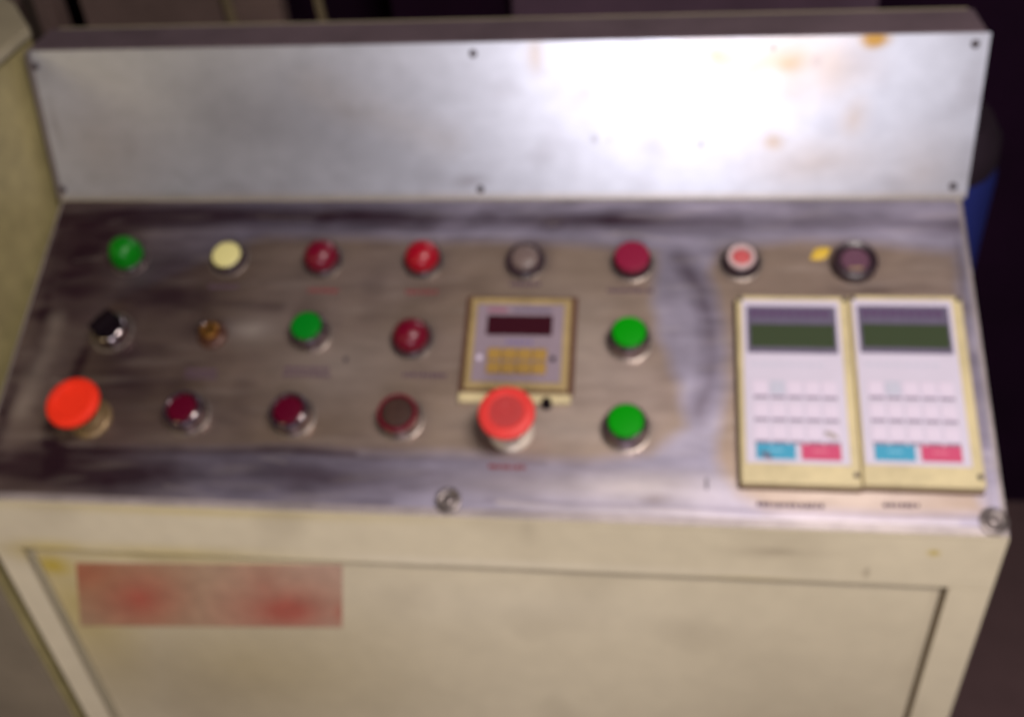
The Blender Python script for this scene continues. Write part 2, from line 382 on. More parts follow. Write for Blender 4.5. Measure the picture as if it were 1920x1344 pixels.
# rim tray that carries the steel sheet
def deskpt(x, v, h=0): return Vector((x, 0, 0))+vd*v+nd*h
def dk(name, bm, material, x, v, h=0.0, parent=None, rz=0, **kw):
    """put a mesh (local z = away from the panel, local y = up the slope) on the desk"""
    if parent is None: return obj(name, bm, material, con, loc=deskpt(x, v, h)-ROOT0, rot=(SLOPE, 0, rz) if not rz else (Matrix.Rotation(SLOPE, 3, 'X') @ Matrix.Rotation(rz, 3, 'Z')).to_euler(), **kw)
    return obj(name, bm, material, parent, loc=(x, v, h), **kw)
DKH = 0.0
dk('panel_rim', boxbm(-HW, HW, -DEPTH, 0.0, -0.004, -0.0012, 0.001), M['tray'], 0, 0)
def desk_stain_light(X, V):
    ovL = [(-0.3202, 0.137), (-0.3243, 0.1751), (-0.3299, 0.2117), (-0.3243, 0.2284), (-0.1898, 0.2261), (-0.0068, 0.2238), (0.0906, 0.2258), (0.1343, 0.2203), (0.1608, 0.198), (0.1569, 0.164), (0.141, 0.1288), (0.1366, 0.0918), (0.1402, 0.0481), (-0.0029, 0.0399), (-0.1824, 0.037), (-0.2665, 0.0765), (-0.3064, 0.1023)]
    ovR = [(0.1794, 0.065), (0.1851, 0.0911), (0.1912, 0.1279), (0.1887, 0.1804), (0.1813, 0.2221), (0.1956, 0.2475), (0.2171, 0.2583), (0.3579, 0.2569), (0.3638, 0.0468), (0.2493, 0.0377), (0.1878, 0.0478)]
    n1, n2 = noise2(X, V, 6, 1), noise2(X*0.5, V*2, 12, 2)
    Xw, Vw = X+0.003*n2, V+0.003*n1
    ov = mx(polymask(Xw, Vw, ovL, 0.006), polymask(Xw, Vw, ovR, 0.006))
    # brownish tint spreads over the left end
    ov = mx(ov, np.clip((-0.20-X)/0.15, 0, 0.8))
    ov = ov*(0.88+0.12*n1)
    dk_ = np.zeros_like(X)
    dk_ = mx(dk_, 0.85*polyline(Xw, Vw, [(-0.37, 0.016), (-0.1, 0.017), (0.08, 0.02), (0.2, 0.020)], 0.006, 0.010))
    dk_ = mx(dk_, 0.55*ell(Xw, Vw, -0.06, 0.026, 0.08, 0.006, soft=0.8))
    dk_ = mx(dk_, 0.50*polyline(Xw, Vw, [(0.18, 0.020), (0.37, 0.022)], 0.006, 0.010))
    dk_ = mx(dk_, 0.45*polyline(X, V, [(-0.03, 0.0385), (0.0, 0.037), (0.03, 0.038)], 0.0008, 0.002))
    dk_ = mx(dk_, 0.45*polyline(Xw, Vw, [(-0.2795, 0.096), (-0.22, 0.100), (-0.1616, 0.1028)], 0.003, 0.006))
    dk_ = mx(dk_, 0.50*polyline(Xw, Vw, [(-0.365, 0.0243), (-0.353, 0.166)], 0.004, 0.012))
    dk_ = mx(dk_, 0.45*ell(Xw, Vw, -0.34, 0.06, 0.04, 0.06, soft=0.9)); dk_ = mx(dk_, 0.45*ell(Xw, Vw, -0.25, 0.09, 0.05, 0.03, soft=0.9))
    dk_ = mx(dk_, 0.70*polyline(Xw, Vw, [(-0.313, 0.145), (-0.318, 0.18), (-0.326, 0.2117), (-0.318, 0.2275)], 0.003, 0.006))
    dk_ = mx(dk_, 0.72*polyline(Xw, Vw, [(-0.318, 0.229), (-0.19, 0.2285), (-0.08, 0.2268)], 0.0015, 0.004))
    dk_ = mx(dk_, 0.30*ell(Xw, Vw, -0.27, 0.17, 0.06, 0.05, soft=0.9))
    dk_ = mx(dk_, 0.60*ell(Xw, Vw, -0.29, 0.2450, 0.14, 0.013, soft=0.9)); dk_ = mx(dk_, 0.50*ell(Xw, Vw, -0.10, 0.244, 0.17, 0.013, soft=0.9))
    dk_ = mx(dk_, 0.50*polyline(Xw, Vw, [(-0.09, 0.2285), (0.02, 0.2290), (0.06, 0.2285)], 0.001, 0.003))
    arc = [(0.1568, 0.0554), (0.1731, 0.0818), (0.1815, 0.119), (0.1803, 0.1547), (0.170, 0.1877)]
    dk_ = mx(dk_, 0.74*polyline(Xw, Vw, arc, 0.003, 0.012)); dk_ = mx(dk_, 0.22*ell(Xw, Vw, 0.15, 0.13, 0.01, 0.05, soft=0.9))
    dk_ = mx(dk_, 0.6*polyline(X, V, [(0.3665, 0.02), (0.3640, 0.26)], 0.0004, 0.0018))
    dk_ = mx(dk_, 0.35*ell(X, V, 0.367, 0.19, 0.004, 0.10, soft=0.9))
    dk_ = mx(dk_, 0.45*ell(Xw, Vw, 0.14, 0.255, 0.010, 0.004, soft=0.7)); dk_ = mx(dk_, 0.40*ell(Xw, Vw, -0.365, 0.20, 0.006, 0.05, soft=0.9))
    dk_ = mx(dk_, 0.28*ell(Xw, Vw, 0.03, 0.225, 0.03, 0.006, soft=0.9))
    dk_ = mx(dk_, 0.30*ell(Xw, Vw, 0.29, 0.08, 0.05, 0.008, soft=0.9))
    dk_ = np.clip(dk_*(1.10+0.35*n2)+0.16*np.clip(n2, 0, 1)+0.55*np.clip((-0.02-X)/0.32, 0, 1)*(1-0.5*ell(X,V,-0.355,0.19,0.02,0.06,soft=0.9)), 0, 0.93)  # includes a painted light falloff, darkening towards the left end
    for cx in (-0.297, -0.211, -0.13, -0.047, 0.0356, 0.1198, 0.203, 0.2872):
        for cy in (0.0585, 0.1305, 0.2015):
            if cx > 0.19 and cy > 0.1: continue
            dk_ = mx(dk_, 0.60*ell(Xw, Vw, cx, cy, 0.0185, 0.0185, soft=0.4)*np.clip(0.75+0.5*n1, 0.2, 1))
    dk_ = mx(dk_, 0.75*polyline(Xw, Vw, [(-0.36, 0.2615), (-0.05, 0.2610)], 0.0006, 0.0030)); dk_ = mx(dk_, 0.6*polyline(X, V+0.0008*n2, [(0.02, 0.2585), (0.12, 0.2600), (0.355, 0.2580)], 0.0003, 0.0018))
    n4 = noise2(X*0.6, V*3, 30, 21); n5 = noise2(X, V, 22, 31)
    dk_ = dk_+0.16*np.clip(n4-0.1, 0, 1)+0.18*np.clip(n5-0.25, 0, 1)
    lt = np.zeros_like(X)
    lt = mx(lt, 0.22*np.clip(noise2(X*0.5, V*2.5, 26, 41)-0.2, 0, 1)); lt = mx(lt, 0.40*ell(Xw, Vw, -0.175, 0.125, 0.022, 0.014, soft=0.9)); lt = mx(lt, 0.28*ell(Xw, Vw, 0.08, 0.13, 0.05, 0.06, soft=0.9))
    lt = mx(lt, 0.35*ell(Xw, Vw, 0.06, 0.2, 0.08, 0.02, soft=0.9)); lt = mx(lt, 0.5*ell(Xw, Vw, 0.12, 0.247, 0.10, 0.012, soft=0.9))
    lt = mx(lt, 0.7*polyline(Xw, Vw, [(0.03, 0.262), (0.1, 0.264), (0.2, 0.265), (0.34, 0.264)], 0.001, 0.004))  # edge highlight painted along the front right lip
    lt = mx(lt, 0.45*polyline(Xw, Vw, [(-0.345, 0.12), (-0.352, 0.20)], 0.002, 0.01)); lt = mx(lt, 0.35*ell(Xw, Vw, 0.25, 0.245, 0.09, 0.012, soft=0.9))
    lt = mx(lt, 0.3*ell(Xw, Vw, -0.10, 0.155, 0.05, 0.03, soft=0.9))
    rng = random.Random(3)
    for k in range(46):
        x0 = rng.uniform(-0.36, 0.34); y0 = rng.choice([rng.uniform(0.01, 0.05), rng.uniform(0.225, 0.262), rng.uniform(0.05, 0.23)])
        a = rng.uniform(-0.25, 0.25); ln = rng.uniform(0.01, 0.05); m_ = rng.uniform(0.25, 0.6)*polyline(X, V, [(x0, y0), (x0+ln*math.cos(a), y0+ln*math.sin(a))], 0.0002, 0.0011)
        if k % 2: lt = mx(lt, m_)
        else: dk_ = mx(dk_, m_)
    lt = np.clip(lt*(0.8+0.4*n2), 0, 1); dk_ = np.clip(dk_, 0, 1)
    return np.stack([np.clip(ov, 0, 1), dk_, lt], -1)
sheet('steel_panel', -HW+0.003, HW-0.004, 0.0, DEPTH-0.006, 420, 170, desk_stain_light, lambda x, v: deskpt(x, v, 0), 0.0012, nd, M['desk'], con,
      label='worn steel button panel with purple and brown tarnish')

# back plate
def plate_stain(X, V):
    n1, n2 = noise2(X, V, 8, 11), noise2(X, V, 20, 12); Xw, Vw = X+0.004*n1, V+0.004*n2
    y = 1.0*ell(Xw, Vw, 0.2932, 0.1235, 0.011, 0.006, soft=0.5)
    y = mx(y, 0.75*ell(Xw, Vw, 0.236, 0.104, 0.042, 0.023, soft=0.9)*np.clip(0.92+0.5*n2, 0, 1)); y = mx(y, 0.4*polyline(Xw, Vw, [(0.15, 0.1245), (0.3, 0.1245)], 0.0005, 0.004)); y = mx(y, 0.30*ell(Xw, Vw, 0.262, 0.03, 0.05, 0.02, soft=0.9)); y = mx(y, 0.22*ell(Xw, Vw, 0.34, 0.02, 0.03, 0.03, soft=0.9)); y = mx(y, 0.45*ell(Xw, Vw, 0.218, 0.108, 0.008, 0.008, soft=0.8))
    y = mx(y, 0.65*ell(Xw, Vw, 0.180, 0.114, 0.030, 0.012, soft=0.9)*np.clip(0.92+0.5*n2, 0, 1)); y = mx(y, 0.60*ell(Xw, Vw, 0.2293, 0.046, 0.009, 0.008, soft=0.95))
    y = mx(y, 0.38*ell(Xw, Vw, 0.2861, 0.064, 0.010, 0.016, soft=0.95)); y = mx(y, 0.34*ell(Xw, Vw, 0.0433, 0.115, 0.006, 0.014, soft=0.7))
    y = mx(y, 0.25*ell(Xw, Vw, 0.14, 0.10, 0.012, 0.010, soft=0.8)); y = mx(y, 0.3*ell(Xw, Vw, 0.08, 0.085, 0.01, 0.01, soft=0.9))
    y = mx(y, 0.16*ell(Xw, Vw, 0.25, 0.04, 0.03, 0.015, soft=0.9))
    d = 0.35*ell(Xw, Vw, -0.0143, 0.017, 0.014, 0.006, soft=0.7)
    for (a, b, rr, q) in ((0.0883, 0.0506, 0.003, .35), (0.1715, 0.0583, 0.002, .5), (0.1715, 0.046, 0.0025, .45), (0.1735, 0.07, 0.002, .35), (0.16, 0.062, 0.002, .3), (0.222, 0.1185, 0.002, .6), (0.10, 0.05, 0.002, .2), (0.19, 0.119, .002, .25), (0.255, 0.109, .004, .15), (-0.19, 0.09, .006, .12), (-0.25, 0.095, .012, .16)):
        d = mx(d, q*ell(X, V, a, b, rr, rr*1.3, soft=0.6))
    d = mx(d, 0.35*ell(Xw, Vw, -0.3608, 0.066, 0.004, 0.022, soft=0.8)); d = mx(d, 0.18*polyline(Xw, Vw, [(-0.29, 0.045), (-0.257, 0.017), (-0.235, 0.004)], 0.003, 0.008))
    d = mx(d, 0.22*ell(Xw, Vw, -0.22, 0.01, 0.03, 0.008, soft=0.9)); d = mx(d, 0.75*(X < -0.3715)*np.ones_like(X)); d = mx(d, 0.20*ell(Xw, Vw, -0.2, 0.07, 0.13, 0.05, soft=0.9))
    d = mx(d, 0.20*np.clip(n2-0.15, 0, 1)); l = 0.32*ell(X, V, -0.33, 0.05, 0.05, 0.06, soft=0.9); l = mx(l, 0.28*polyline(Xw, Vw, [(-0.14, 0.095), (-0.10, 0.075), (-0.03, 0.05)], 0.003, 0.02)); l = mx(l, 0.4*(V < 0.007)*np.ones_like(X))
    return np.stack([np.clip(y, 0, 1), np.clip(d, 0, 1), np.clip(l, 0, 1)], -1)
TH = 0.002
bp = sheet('back_plate', -HW-0.0005, HW+0.0015, 0.0022, HP, 400, 90, plate_stain, lambda x, v: Vector((x, 0, 0))+vp*v+npl*TH, TH, npl, M['plate'], con,
      label='bright aluminium back plate with rust stains')
# screws of the back plate
for (x, v) in ((-0.3685, 0.1144), (-0.0053, 0.1183), (0.3665, 0.1186), (-0.369, 0.0105), (-0.005, 0.0100), (0.3655, 0.0116)):
    bm = lathe([(0.0030, 0), (0.0030, 0.0008), (0.0022, 0.0016), (0.0009, 0.0017), (0.0008, 0.0010), (0, 0.0010)], 20)
    obj('screw', bm, M['screw'], con, loc=Vector((x, 0, 0))+vp*v+npl*TH-ROOT0, rot=(math.pi/2-LEAN, 0, 0), smooth=True)
# ledge on top of the housing
zt = HP*math.cos(LEAN)
lx = boxbm(-HW, HW, 0.029, 0.074, zt-0.004, zt+0.0005, 0.0012)
obj('top_ledge', lx, M['ledge'], con, loc=-ROOT0)

# ---------------------------------------------------------------- controls
def rot180(p): return p
def bezel_profile(h=0.012, r=0.0163):
    return [(r, 0), (r, 0.0016), (r-0.0005, 0.0028), (r-0.0010, 0.0034), (r-0.0012, 0.0050), (r-0.0015, h-0.0040), (r-0.0021, h-0.0018), (r-0.0030, h-0.0005), (r-0.0040, h), (r-0.0048, h-0.0006), (r-0.0052, h-0.003), (0, h-0.003)]
def push_button(x, v, capm, label, h=0.011, r=0.0152, capr=0.0112, caph=0.0015, ring=None, ringh=None, bez='chrome'):
    # nut washer and threaded bezel
    b = dk('push_button', lathe(bezel_profile(h, r)), M[bez], x, v, smooth=True, label=label)
    obj('washer', lathe([(r+0.0016, 0), (r+0.0016, 0.0007), (r+0.0010, 0.0010), (r-0.001, 0.0010)], 40), M['nut'], b, smooth=True)
    c = capr
    obj('button_cap', lathe([(c, h-0.0035), (c, h+caph-0.0008), (c-0.0006, h+caph-0.0002), (c-0.0016, h+caph), (0, h+caph+0.0004)], 40), M[capm], b, smooth=True)
    if ring:
        rr, w, hh = ring[1], ring[2], ringh
        obj('guard_ring', lathe([(rr, 0.004), (rr, hh-0.0008), (rr-0.0008, hh), (rr-w+0.0006, hh), (rr-w, hh-0.001), (rr-w, h-0.002)], 40), M[ring[0]], b, smooth=True)
    return b
def lamp(x, v, lens, label, r=0.0156, dome=0.0115, base='dark_ring', rh=0.0062, shape='dome', lr=0.0133):
    b = dk('indicator_lamp', lathe([(r, 0), (r, rh-0.001), (r-0.001, rh), (lr-0.001, rh), (0, rh)], 44), M[base], x, v, smooth=True, label=label)
    obj('washer', lathe([(r+0.0012, 0), (r+0.0012, 0.0006), (r-0.0005, 0.0008)], 40), M['nut'], b, smooth=True)
    pr = [(lr, rh-0.002), (lr, rh+0.002)]
    if shape == 'dome':
        for k in range(1, 9):
            a = k/8*math.pi/2; pr.append((lr*math.cos(a), rh+0.002+dome*math.sin(a)))
    elif shape == 'cone':
        pr += [(lr*0.97, rh+0.006), (lr*0.80, rh+0.012), (lr*0.62, rh+0.0155), (lr*0.35, rh+0.0175), (0, rh+0.018)]
    else:
        pr += [(lr-0.0006, rh+0.0035), (lr-0.002, rh+0.0045), (0, rh+0.005)]
    pr[-1] = (0, pr[-1][1])
    obj('lens', lathe(pr, 44), M[lens], b, smooth=True)
    return b

c = [-0.2972, -0.2113, -0.1300, -0.0470, 0.0356, 0.1198, 0.2030, 0.2872]
v1 = 0.0600
lamp(c[0]+0.001, v1-0.001, 'green_lens', 'pointed green indicator lens, top left of the panel', shape='cone', lr=0.0138, r=0.0152)
push_button(c[1]+0.001, v1-0.001, 'yellow_cap', 'pale yellow cap in a dark ring', h=0.007, r=0.0152, capr=0.0118, caph=0.002, bez='dark_ring')
lamp(c[2], v1, 'red_lens_dark', 'dark red domed lamp in the top row', lr=0.0138)
lamp(c[3], v1, 'red_lens', 'bright red domed lamp in the top row', lr=0.0138)
lamp(c[4], v1, 'clear_cap', 'clouded colourless lens in a dark ring', shape='flat', r=0.0155, lr=0.0112, rh=0.006)
push_button(c[5], v1, 'magenta', 'flat crimson cap above the green buttons', h=0.008, r=0.0158, capr=0.0135, caph=0.004, bez='dark_ring')
b = push_button(c[6]+0.0003, v1-0.001, 'pink', 'small faded red button inside a whitish ring', h=0.008, r=0.0150, capr=0.0070, caph=0.001, ring=('white_ring', 0.0108, 0.0034), ringh=0.0105, bez='dark_ring')
# socket with a thick ring
b = dk('socket', lathe([(0.0172, 0), (0.0172, 0.006), (0.0165, 0.0078), (0.0145, 0.0088), (0.0125, 0.0080), (0.0118, 0.0055), (0, 0.0055)], 44), M['dark_ring'], c[7]+0.001, v1, smooth=True, label='thick dark ring around a purple brown centre')
obj('socket_cap', lathe([(0.0105, 0.005), (0.0105, 0.0068), (0.0098, 0.0074), (0.006, 0.0074), (0.0055, 0.0068), (0, 0.0068)], 36), M['purple_cap'], b, smooth=True)
bm = boxbm(-0.0050, 0.0050, -0.0085, -0.0068, 0.0070, 0.0080, 0.0003); obj('cap_mark', bm, M['meter_frame'], b)
# yellow blob beside it
bm = lathe([(1, 0), (1, 0.4), (0.7, 0.9), (0, 1)], 20)
for q in bm.verts: q.co.x *= 0.0072; q.co.y *= 0.0054; q.co.z *= 0.0022
for q in bm.verts: q.co.x += 0.0012*math.sin(q.co.y*900); q.co.y += 0.35*q.co.x
dk('yellow_dab', bm, M['yellow_mark'], 0.2640, 0.0505, 0.0, smooth=True)

v2 = 0.1312
# selector with a black knob
b = dk('selector_switch', lathe(bezel_profile(0.011, 0.0158)), M['chrome'], c[0]+0.003, v2-0.0025, smooth=True, label='black selector knob on a chrome bezel')
obj('washer', lathe([(0.0178, 0), (0.0178, 0.0009), (0.0165, 0.0012)], 40), M['nut'], b, smooth=True)
obj('knob', lathe([(0.0105, 0.008), (0.0105, 0.0150), (0.0095, 0.0165), (0, 0.0168)], 40), M['black'], b, smooth=True)
bm = boxbm(-0.0064, 0.0064, -0.0108, 0.0108, 0.0160, 0.0212, 0.0024, 3); g = obj('grip', bm, M['black'], b); g.rotation_euler = (0, 0, R(-38))
# key switch
b = dk('key_switch', lathe([(0.0118, 0), (0.0118, 0.003), (0.0108, 0.0042), (0.0092, 0.0050), (0.0088, 0.0085), (0, 0.0085)], 32), M['key_base'], c[1]+0.002, v2-0.001, smooth=True, label='small brass key lock')
obj('barrel', lathe([(0.0070, 0.007), (0.0070, 0.0110), (0.0062, 0.0120), (0, 0.0112)], 28), M['brass'], b, smooth=True)
obj('key_slot', boxbm(-0.0008, 0.0008, -0.0042, 0.0042, 0.0105, 0.0116, 0.0002), M['black'], b)
g = obj('key_bow', boxbm(-0.0085, -0.0015, 0.0030, 0.0072, 0.008, 0.0150, 0.0014), M['chrome'], b); g.rotation_euler = (0, 0, R(18))
push_button(c[2]+0.0006, v2-0.0035, 'green_dark', 'dark green cap leaning out of a chrome bezel', capr=0.0118, h=0.0135, caph=0.003, ring=('bezel_dark', 0.0142, 0.0020), ringh=0.0138)
lamp(c[3]-0.0008, v2+0.000, 'red_lens_dark', 'dull red domed lamp left of the digital meter', lr=0.0140, r=0.0160)
push_button(c[5]-0.0008, v2-0.0015, 'green', 'bright green cap right of the digital meter', capr=0.0124, h=0.0140, caph=0.004, r=0.0158, ring=('bezel_dark', 0.0144, 0.0016), ringh=0.0145)

v3 = 0.2040
def mushroom(x, v, head, label, hh=0.030, rr=0.0205, collar='collar', centre=None, tilt=None):
    b = dk('emergency_stop_button', lathe([(0.0165, 0), (0.0165, 0.002), (0.0155, 0.0034), (0.0135, 0.0042), (0.0130, 0.010), (0.0110, 0.011), (0, 0.011)], 44), M['collar' if collar == 'collar' else 'pale_collar'], x, v, smooth=True, label=label)
    obj('collar', lathe([(0.0105, 0.010), (0.0105, hh-0.008), (0.0085, hh-0.006)], 32), M[collar], b, smooth=True)
    p = [(0.009, hh-0.0085), (rr-0.004, hh-0.0080), (rr-0.0008, hh-0.0055), (rr, hh-0.0030), (rr-0.0008, hh-0.0008), (rr-0.0030, hh+0.0006), (rr-0.0065, hh+0.0010), (rr-0.0075, hh+0.0002), (0, hh-0.0004)]
    hd = obj('mushroom_head', lathe(p, 56), M[head], b, smooth=True)
    if tilt: hd.rotation_euler = tilt
    if centre:
        cd = obj('head_disc', lathe([(rr-0.0078, hh-0.0006), (rr-0.0082, hh+0.0004), (0.006, hh+0.0005), (0.0055, hh+0.0001), (0, hh+0.0001)], 44), M[centre], b, smooth=True)
        if tilt: cd.rotation_euler = tilt
    return b
mushroom(c[0]+0.005, v3+0.0005, 'mush_orange', 'orange red emergency mushroom button, bottom left', centre=None, hh=0.034)
push_button(c[1]-0.0042, v3-0.0055, 'maroon', 'maroon cap beside the orange mushroom button', capr=0.0112, r=0.0162, h=0.0130, caph=0.0012, ring=('bezel_dark', 0.0148, 0.0026), ringh=0.0134)
push_button(c[2]-0.0025, v3-0.0060, 'maroon', 'maroon cap at the middle of the bottom row', capr=0.0112, r=0.0162, h=0.0130, caph=0.0012, ring=('bezel_dark', 0.0148, 0.0026), ringh=0.0134)
push_button(c[3]-0.0025, v3-0.0065, 'brown_cap', 'dirty brown cap in a red guard ring', capr=0.0118, r=0.0165, h=0.013, caph=0.001, ring=('red_lens_dark', 0.0150, 0.0028), ringh=0.0136)
mushroom(c[4]-0.001, v3+0.0010, 'mush_red', 'worn red emergency mushroom button below the digital meter', hh=0.036, rr=0.0205, collar='washer', centre='mush_center')
push_button(c[5]-0.0015, v3-0.0025, 'green', 'bright green cap at the bottom row beside the keypads', capr=0.0126, r=0.0168, h=0.0140, caph=0.004, ring=('bezel_dark', 0.0150, 0.0020), ringh=0.0145)

# ---------------------------------------------------------------- digital meter
mxc, mvc = 0.0357, 0.1358
mt = dk('digital_meter', boxbm(-0.0390, 0.0390, -0.0385, 0.0390, 0, 0.0085, 0.0016), M['meter_frame'], mxc, mvc, label='square digital meter with grimy cream frame')
obj('gasket', boxbm(-0.0432, 0.0432, -0.0410, 0.0425, 0, 0.0040, 0.0010), M['brown_edge'], mt)  # dark brown border around the frame
obj('face', boxbm(-0.0335, 0.0335, -0.0335, 0.0325, 0.0083, 0.0093, 0.0003), M['meter_face'], mt)
obj('display', boxbm(-0.0250, 0.0252, 0.0055, 0.0225, 0.0092, 0.0099, 0.0003), M['meter_display'], mt)
obj('frame_lip', boxbm(-0.0425, 0.0415, -0.0480, -0.0402, 0.0, 0.0050, 0.0014), M['pad_base'], mt)
for k in range(5):
    obj('print_mark', boxbm(-0.009+k*0.0042, -0.0060+k*0.0042, -0.0018, 0.0010, 0.0092, 0.0095), M['blue_print'], mt)
obj('print_mark', boxbm(-0.0250, -0.0100, 0.0255, 0.0290, 0.0092, 0.0095), M['red_print'], mt)
obj('print_mark', boxbm(-0.0060, 0.0240, 0.0262, 0.0285, 0.0092, 0.0095), M['pad_dark'], mt)
for j in range(2):
    for k in range(4):
        x0 = -0.0225+k*0.0114; y0 = -0.0160-j*0.0112
        obj('key', boxbm(x0, x0+0.0109, y0, y0+0.0098, 0.0090, 0.0112, 0.0010), M['ochre'], mt)
obj('pilot_light', lathe([(0.0022, 0.0092), (0.0020, 0.0103), (0, 0.0106)], 20), M['pad_key'], mt, loc=(-0.0285, -0.0140, 0), smooth=True)
obj('socket_hole', lathe([(0.0022, 0.0092), (0.0020, 0.0098), (0, 0.0098)], 20), M['black'], mt, loc=(0.0270, -0.0140, 0), smooth=True)
dk('cable_stub', lathe([(0.0038, 0), (0.0038, 0.006), (0.003, 0.007), (0, 0.007)], 20), M['black'], 0.0595, 0.1835, smooth=True)

# ---------------------------------------------------------------- drive keypads
def keypad(xc, vc, label, w, smudge, face_dx=0.0, rz=0.0):
    hw, hh = w/2, 0.0745
    k = dk('drive_keypad', boxbm(-hw, hw, -hh, hh, 0, 0.0105, 0.0016), M['pad_base'], xc, vc, rz=rz, label=label)
    obj('gasket', boxbm(-hw-0.0012, hw+0.0008, -hh-0.0015, hh+0.0005, 0, 0.0022, 0.0008), M['brown_edge'], k)
    fw = 0.0352
    f0 = 0.0697; f1 = -0.0600
    obj('face', boxbm(-fw+face_dx, fw+face_dx, f1, f0, 0.0103, 0.0118, 0.0003), M['pad_face'], k)
    z = 0.0117
    def fl_(name, x0, x1, y0, y1, m_, t=0.0004, bw=0.0): return obj(name, boxbm(x0+face_dx, x1+face_dx, y0, y1, z, z+t, bw), M[m_], k)
    fl_('display_surround', -0.0322, 0.0322, 0.0255, 0.0645, 'pad_dark', 0.0005)
    for q in range(9):
        x0 = -0.029+q*0.0064; obj('print_mark', boxbm(x0+face_dx, x0+0.0050+face_dx, 0.0555, 0.0612, z+0.0005, z+0.0008), M['pad_title'], k)
    obj('display', boxbm(-0.0300+face_dx, 0.0305+face_dx, 0.0300, 0.0490, z+0.0004, z+0.0011, 0.0002), M['lcd'], k)
    for q in range(8):
        x0 = -0.030+q*0.0066; fl_('print_mark', x0, x0+0.0050, 0.0155, 0.0172, 'pad_faint')
    for j, y0 in enumerate((-0.0075, -0.0250, -0.0420)):
        for q in range(5):
            x0 = -0.0292+q*0.0120
            kk = fl_('key', x0, x0+0.0102, y0, y0+0.0105, 'pad_faint' if (j == 0 and q == 1) else 'pad_key', 0.0009, 0.0003)
            fl_('print_mark', x0+0.0003, x0+0.0104, y0-0.0034, y0-0.0014, 'pad_line')
        if j: fl_('print_mark', 0.0, 0.0008, y0+0.001, y0+0.009, 'pad_faint')
    kb = fl_('key', -0.0285, -0.0015, -0.0570, -0.0455, 'pad_blue', 0.0010, 0.0003); kb['label'] = 'cyan blue key'
    fl_('print_mark', -0.0200, -0.0100, -0.0515, -0.0500, 'pad_blue_l', 0.0012)
    kr = fl_('key', 0.0025, 0.0292, -0.0570, -0.0455, 'pad_red', 0.0010, 0.0003); kr['label'] = 'pink red key'
    fl_('print_mark', 0.0100, 0.0200, -0.0515, -0.0500, 'pad_red_l', 0.0012)
    for (sx, sy) in ((-hw+0.0028, hh-0.0030), (hw-0.0028, hh-0.0030), (hw-0.0036, -hh+0.0078), (-hw+0.0028, -hh+0.0075)):
        if (sx, sy) == (-hw+0.0028, -hh+0.0075): continue
        obj('screw', lathe([(0.0020, 0.0103), (0.0020, 0.0110), (0.0014, 0.0114), (0, 0.0112)], 16), M['screw'], k, loc=(sx, sy, 0), smooth=True)
    if smudge:
        bm = lathe([(1, 0), (0.8, 1), (0, 1.1)], 18)
        for q in bm.verts: q.co.x = q.co.x*0.0050; q.co.y = q.co.y*0.0026-0.4*q.co.x; q.co.z *= 0.0003
        obj('smudge', bm, M['tray'], k, loc=(0.0235+face_dx, -0.0385, z+0.0008))
        bm = lathe([(1, 0), (0.8, 1), (0, 1.1)], 18)
        for q in bm.verts: q.co.x = q.co.x*0.0042; q.co.y = q.co.y*0.0026-0.4*q.co.x; q.co.z *= 0.0003
        obj('smudge', bm, M['pad_dark'], k, loc=(-0.0215+face_dx, -0.0545, z+0.0008))
    return k
keypad(0.2390, 0.1685, 'white keypad with dirty smudges, left one of the pair', 0.0815, True, -0.0015)
keypad(0.3205, 0.1672, 'clean white keypad by the right edge', 0.0805, False, -0.0030, 0.0)

# worn engraved captions below the controls: rows of unreadable strokes
def caption(x, v, w, m_='caption', rows=1):
    bm = bmesh.new(); rng = random.Random(int(x*1000)+5)
    for j in range(rows):
        xx = -w/2
        while xx < w/2:
            ww = rng.uniform(0.0016, 0.0032); hh = rng.uniform(0.0028, 0.0038)
            y = -j*0.0052+rng.uniform(-0.0002, 0.0002); box(bm, xx, min(xx+ww, w/2+0.001), y-hh/2, y+hh/2, 0, 0.00025)
            xx += ww+rng.uniform(0.0005, 0.0014)
    bmesh.ops.recalc_face_normals(bm, faces=bm.faces)
    dk('caption', bm, M[m_], x, v)
caption(-0.2123, 0.1610, 0.026, rows=2); caption(-0.1282, 0.1575, 0.036, rows=2); caption(0.1180, 0.0848, 0.034, rows=1)
caption(-0.1266, 0.0876, 0.024, 'caption_red'); caption(-0.0450, 0.0880, 0.026, 'caption_red'); caption(0.0365, 0.0800, 0.024)
caption(0.2316, 0.2545, 0.044); caption(0.3064, 0.2520, 0.024); caption(-0.0350, 0.1610, 0.034); caption(-0.2100, 0.0850, 0.024)
caption(0.0330, 0.2330, 0.026, 'caption_red')
dk('scratch', boxbm(-0.0007, 0.0007, -0.0040, 0.0040, 0, 0.0004), M['mark'], 0.1755, 0.2411)
dk('scratch', boxbm(-0.0016, 0.0016, -0.0018, 0.0018, 0, 0.0004), M['mark'], -0.0985, 0.1490)

# two panel screws with cupped washers
for (x, v) in ((-0.0071, 0.2600), (0.3655, 0.2610)):
    s_ = dk('screw', lathe([(0.0045, 0.0010), (0.0042, 0.0022), (0.0028, 0.0030), (0.0012, 0.0030), (0.001, 0.0018), (0, 0.0018)], 24), M['washer'], x, v, smooth=True)
    obj('washer', lathe([(0.0098, 0.0), (0.0092, 0.0016), (0.0076, 0.0020), (0.0062, 0.0008), (0.0045, 0.0006)], 32), M['washer'], s_, smooth=True)
    obj('slot', boxbm(-0.0032, 0.0032, -0.0006, 0.0006, 0.0024, 0.0032), M['screw'], s_)

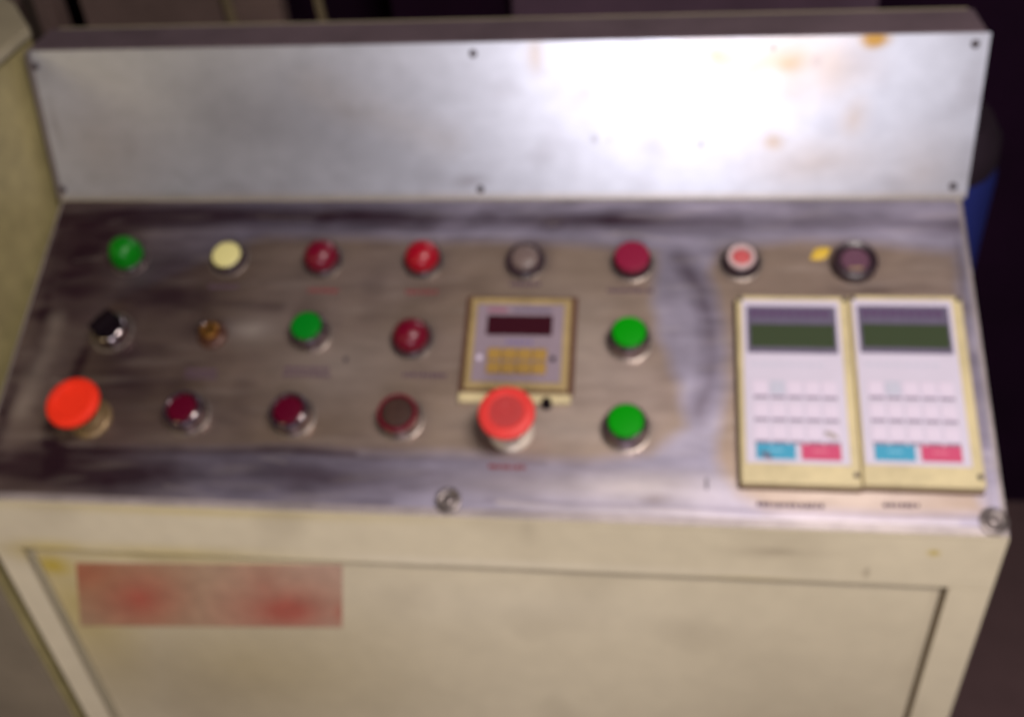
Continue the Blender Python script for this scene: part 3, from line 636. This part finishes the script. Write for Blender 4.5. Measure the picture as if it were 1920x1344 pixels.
# ================================================================ NEIGHBOURS
cab = thing('electrical_cabinet', 'yellowed cream cabinet standing close against the left end of the console', 'cabinet', (-0.55, -0.05, FLOOR))
def C(v): return Vector(v)-Vector((-0.55, -0.05, FLOOR))
foot = [(-0.3835, FY-0.001), (-0.3835, 0.055), (-0.425, 0.112), (-0.62, 0.30), (-0.95, 0.30), (-0.95, FY-0.001)]
bm = prism([(x+0.55, y+0.05) for x, y in foot], 0, 0.1210-FLOOR)
obj('cabinet_body', bm, M['ochre_side'], cab)
foot2 = [(x+(0.0015 if x > -0.9 else 0), y) for x, y in foot]
bm = prism([(x+0.55, y+0.05) for x, y in foot2], 0.1245-FLOOR, 0.1330-FLOOR)
bevel(bm, 0.0012)
obj('cabinet_lid', bm, M['cream'], cab)
bm = boxbm(-0.94+0.55, -0.3865+0.55, FY-0.0045+0.05, FY-0.0005+0.05, 0.02, 0.1190-FLOOR, 0.001)
obj('front_panel', bm, M['cabinet_front'], cab)
bm = prism([((x+0.55)*0.985, (y+0.05)*0.985) for x, y in foot], 0.1210-FLOOR, 0.1245-FLOOR)
obj('lid_joint', bm, M['gap'], cab)

# dark machine behind the console
mc = thing('machine_housing', 'dark machine housing with brown panels and two cream posts behind the console', 'machine', (0, 0.55, FLOOR))
def mb(name, x0, x1, y0, y1, z0, z1, m_, bw=0.002, rot=None, label=None):
    bm = boxbm(-(x1-x0)/2, (x1-x0)/2, -(y1-y0)/2, (y1-y0)/2, 0, z1-z0, bw)
    o = obj(name, bm, M[m_], mc, loc=((x0+x1)/2, (y0+y1)/2-0.55, z0-FLOOR), label=label)
    if rot: o.rotation_euler = rot
    return o
mb('rear_panel', -1.3, 1.5, 0.70, 0.74, FLOOR, 0.22, 'machine')
mb('side_panel', -0.585, -0.325, 0.50, 0.53, FLOOR, 0.20, 'machine_brown')
mb('side_panel', -0.88, -0.603, 0.46, 0.50, FLOOR, 0.16, 'machine_brown')
mb('side_panel', -0.20, -0.045, 0.56, 0.58, FLOOR, 0.20, 'machine')
mb('side_panel', -0.04, 0.40, 0.53, 0.56, FLOOR, 0.20, 'machine_purple')
mb('post', -0.322, -0.311, 0.49, 0.50, FLOOR, 0.20, 'machine_post', rot=(0, R(-4), 0))
mb('post', -0.209, -0.199, 0.50, 0.51, FLOOR, 0.20, 'machine_post', rot=(0, R(-4), 0))
mb('panel_edge', -0.6, -0.59, 0.40, 0.41, FLOOR, 0.05, 'gap')  # thin dark strip for the edge line beside the brown panels

# blue drum behind the right end
dr = thing('drum', 'blue plastic drum with a dull grey lid behind the right edge of the console', 'drum', (0.411, 0.30, FLOOR))
hB = -0.12-FLOOR
obj('drum_body', lathe([(0.080, 0), (0.086, 0.01), (0.086, 0.30), (0.089, 0.31), (0.089, 0.33), (0.086, 0.34), (0.086, 0.62), (0.089, 0.63), (0.089, 0.65), (0.086, 0.66), (0.086, hB-0.01), (0.083, hB)], 56), M['drum_blue'], dr, smooth=True)
obj('drum_lid', lathe([(0.082, hB-0.002), (0.084, hB+0.004), (0.082, hB+0.03), (0.070, hB+0.050), (0.0, hB+0.055)], 56), M['drum_grey'], dr, smooth=True)

# dark machine on the right
rm = thing('press_machine', 'near black machine standing on the brown floor right of the console', 'machine', (1.25, 1.15, FLOOR))
rm.rotation_euler = (0, 0, R(-8))
obj('machine_body', boxbm(-0.55, 0.75, -0.37, 0.4, 0.0, 1.10, 0.01), M['machine'], rm)
obj('machine_plinth', boxbm(-0.56, 0.76, -0.38, 0.41, 0.0, 0.06, 0.004), M['machine'], rm)
